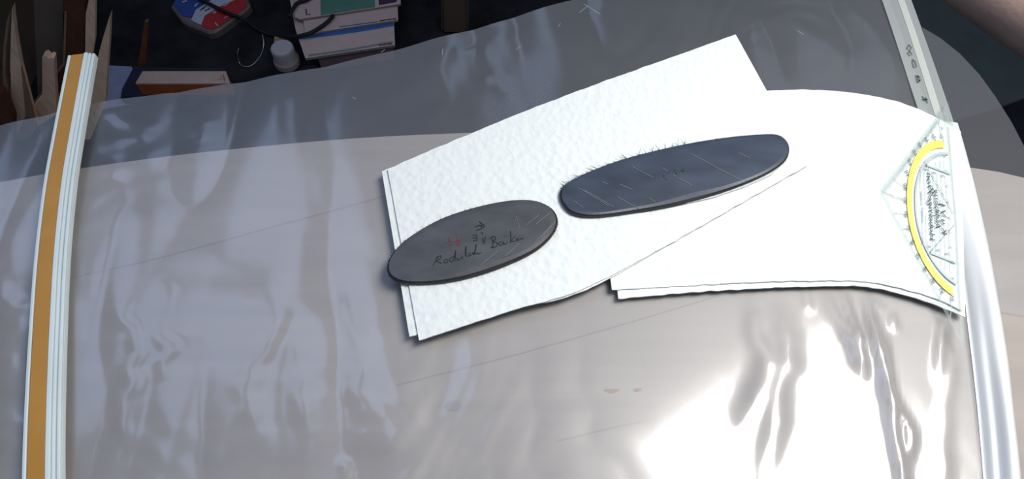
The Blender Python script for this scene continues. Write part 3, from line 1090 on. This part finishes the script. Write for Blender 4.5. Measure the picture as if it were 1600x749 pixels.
lathe('body', bp, [(0.024, 0), (0.026, 0.003), (0.026, 0.014), (0.022, 0.020)], 'bottle', bt)
lathe('cap', bp, [(0.0225, 0.018), (0.0225, 0.042), (0.0215, 0.046), (0.019, 0.048)], 'cap', bt, flute=0.02)
px = [(428, 56), (448, 58), (450, 78), (426, 80)]
tag(flat('wood_block', px, 0.0, 0.012, 'mid_wood', base=ctr(px), bev=0.002), 'small blurred tan wood block behind the white-capped bottle', 'wood block')

# mat on the floor at the side
px = [(1322, -200), (1950, -200), (1950, 40), (1700, 120), (1600, 153), (1560, 168), (1468, 195), (1456, 160), (1402, 0)]
tag(flat('floor_mat', px, 0.0, 0.006, 'floormat', base=ctr(px), bev=0.002), 'dark grey-green mat on the floor below the bare forearm', 'mat')

# coloured packet
pk_z = 0.018
pk_px = [(266, 10), (270, 3), (300, -45), (372, -45), (388, 0), (391, 7), (387, 13), (345, 44), (335, 50), (325, 51), (292, 38), (284, 33)]
pk = thing('packet', 'blue, white and red plastic packet lying in the dark', 'packet', ctr(pk_px))
flat('tray', pk_px, 0.0, pk_z, 'pk_tray', pk, bev=0.004)
flat('red_panel', [(315, 40), (320, 25), (345, 10), (372, -2), (376, -40), (384, -5), (386, 7), (383, 12), (343, 41), (331, 46), (322, 44)], pk_z, pk_z + 0.0015, 'pk_red', pk)
flat('white_panel', [(300, 28), (306, 15), (330, 0), (352, -30), (372, -30), (372, -3), (345, 9), (320, 24), (314, 39), (311, 36)], pk_z, pk_z + 0.0015, 'pk_white', pk)
flat('blue_panel', [(270, 8), (275, 0), (302, -40), (350, -30), (330, -1), (306, 14), (299, 27), (284, 24)], pk_z, pk_z + 0.0015, 'pk_blue', pk)
flat('corner_fold', [(298, 31), (300, 28), (313, 35), (312, 38)], pk_z, pk_z + 0.002, 'pk_white', pk)
ribbon('print', [[at(*p, pk_z + 0.0022) for p in s] for s in (
    [(355, 7), (351, 9), (347, 8), (350, 5)], [(357, 4), (354, 7)], [(332, 20), (336, 17)], [(334, 21), (338, 18)], [(339, 16), (343, 13)], [(350, 28), (356, 25)], [(336, 35), (341, 41)])], 0.0022, 'pk_white', pk)
ribbon('print', [[at(*p, pk_z + 0.0022) for p in s] for s in (
    [(313, 16), (318, 12)], [(316, 14), (322, 9)], [(320, 17), (328, 13)])], 0.003, 'navy', pk)
ribbon('print', [[at(*p, pk_z + 0.0022) for p in s] for s in ([(285, 3), (292, 1)], [(304, 10), (309, 5)])], 0.004, 'pk_white', pk)

# dark post and pale knob far behind
px = [(690, -60), (732, -60), (732, 58), (690, 58)]
q = [aty(u, v, 1.12) for u, v in px]
for p in q[2:]:
    p.z = 0.0
o = upright('post', q, 0.06, 'carton', base=(q[2].x - 0.02, 1.12, 0))
bm = bmesh.new(); bm.from_mesh(o.data)
bmesh.ops.bevel(bm, geom=list(bm.edges), offset=0.006, segments=2, affect='EDGES')
bm.to_mesh(o.data); bm.free()
tag(o, 'dark brown wooden post standing in the dark behind the bag', 'post')

# ================================================================ person's forearm
arm_root = thing('person', 'bare forearm of a person reaching in beyond the far corner of the bag', 'person', tuple(at(1560, 20, TZ)))


def skin_body(name, nodes, edges, m, parent, sub=2):
    off = wpos(parent)
    me = bpy.data.meshes.new(name)
    me.from_pydata([tuple(Vector(p) - off) for p, r in nodes], edges, [])
    me.materials.append(M[m])
    o = bpy.data.objects.new(name, me)
    col.objects.link(o)
    o.parent = parent
    sm = o.modifiers.new('skin', 'SKIN')
    sm.use_smooth_shade = True
    for i, (p, r) in enumerate(nodes):
        me.skin_vertices[0].data[i].radius = (r, r) if not isinstance(r, tuple) else r
        me.skin_vertices[0].data[i].use_root = (i == 0)
    ss = o.modifiers.new('sub', 'SUBSURF')
    ss.levels = ss.render_levels = sub
    return o


za = TZ - 0.06
pa_, pb_ = at(1472, 0, za), at(1606, 80, za)
dv_ = (pa_ - pb_).normalized()
pp_ = Vector((-dv_.y, dv_.x, 0))
if pp_.y < 0:
    pp_ = -pp_
E0 = pb_ - dv_ * 0.10 + pp_ * 0.068
W0 = pa_ + dv_ * 0.11 + pp_ * 0.060
ax = (W0 - E0).normalized()
sd = ax.cross(Vector((0, 0, 1))).normalized()
nodes, edges = [], []


def nd(p, r):
    nodes.append((p, r))
    return len(nodes) - 1


prev = nd(E0, 0.047)
up_arm = nd(E0 - ax * 0.02 + Vector((0.16, -0.08, 0.05)), 0.052)
edges.append((prev, up_arm))
last = nd(E0 - ax * 0.02 + Vector((0.34, -0.16, 0.14)), 0.058)
edges.append((up_arm, last))
for t, r in ((0.2, 0.050), (0.45, 0.046), (0.75, 0.036), (1.0, 0.029)):
    k = nd(E0.lerp(W0, t), r)
    edges.append((prev, k))
    prev = k
palm = nd(W0 + ax * 0.045, (0.030, 0.018))
edges.append((prev, palm))
palm2 = nd(W0 + ax * 0.085, (0.034, 0.015))
edges.append((palm, palm2))
for j, (o_, L_) in enumerate(((-0.030, 0.072), (-0.010, 0.082), (0.010, 0.078), (0.029, 0.060))):
    b = nd(W0 + ax * 0.10 + sd * o_, 0.0098)
    edges.append((palm2, b))
    pr = b
    for s_, dz, r in ((0.45, -0.006, 0.0088), (0.78, -0.020, 0.0082), (1.0, -0.036, 0.0070)):
        k = nd(W0 + ax * (0.10 + L_ * s_) + sd * o_ * (1 + 0.15 * s_) + Vector((0, 0, dz)), r)
        edges.append((pr, k))
        pr = k
tb = nd(W0 + ax * 0.045 - sd * 0.040 + Vector((0, 0, -0.006)), 0.0125)
edges.append((palm, tb))
t1 = nd(W0 + ax * 0.075 - sd * 0.058 + Vector((0, 0, -0.014)), 0.0105)
edges.append((tb, t1))
t2 = nd(W0 + ax * 0.102 - sd * 0.060 + Vector((0, 0, -0.022)), 0.0088)
edges.append((t1, t2))
skin_body('forearm', nodes, edges, 'skin', arm_root)
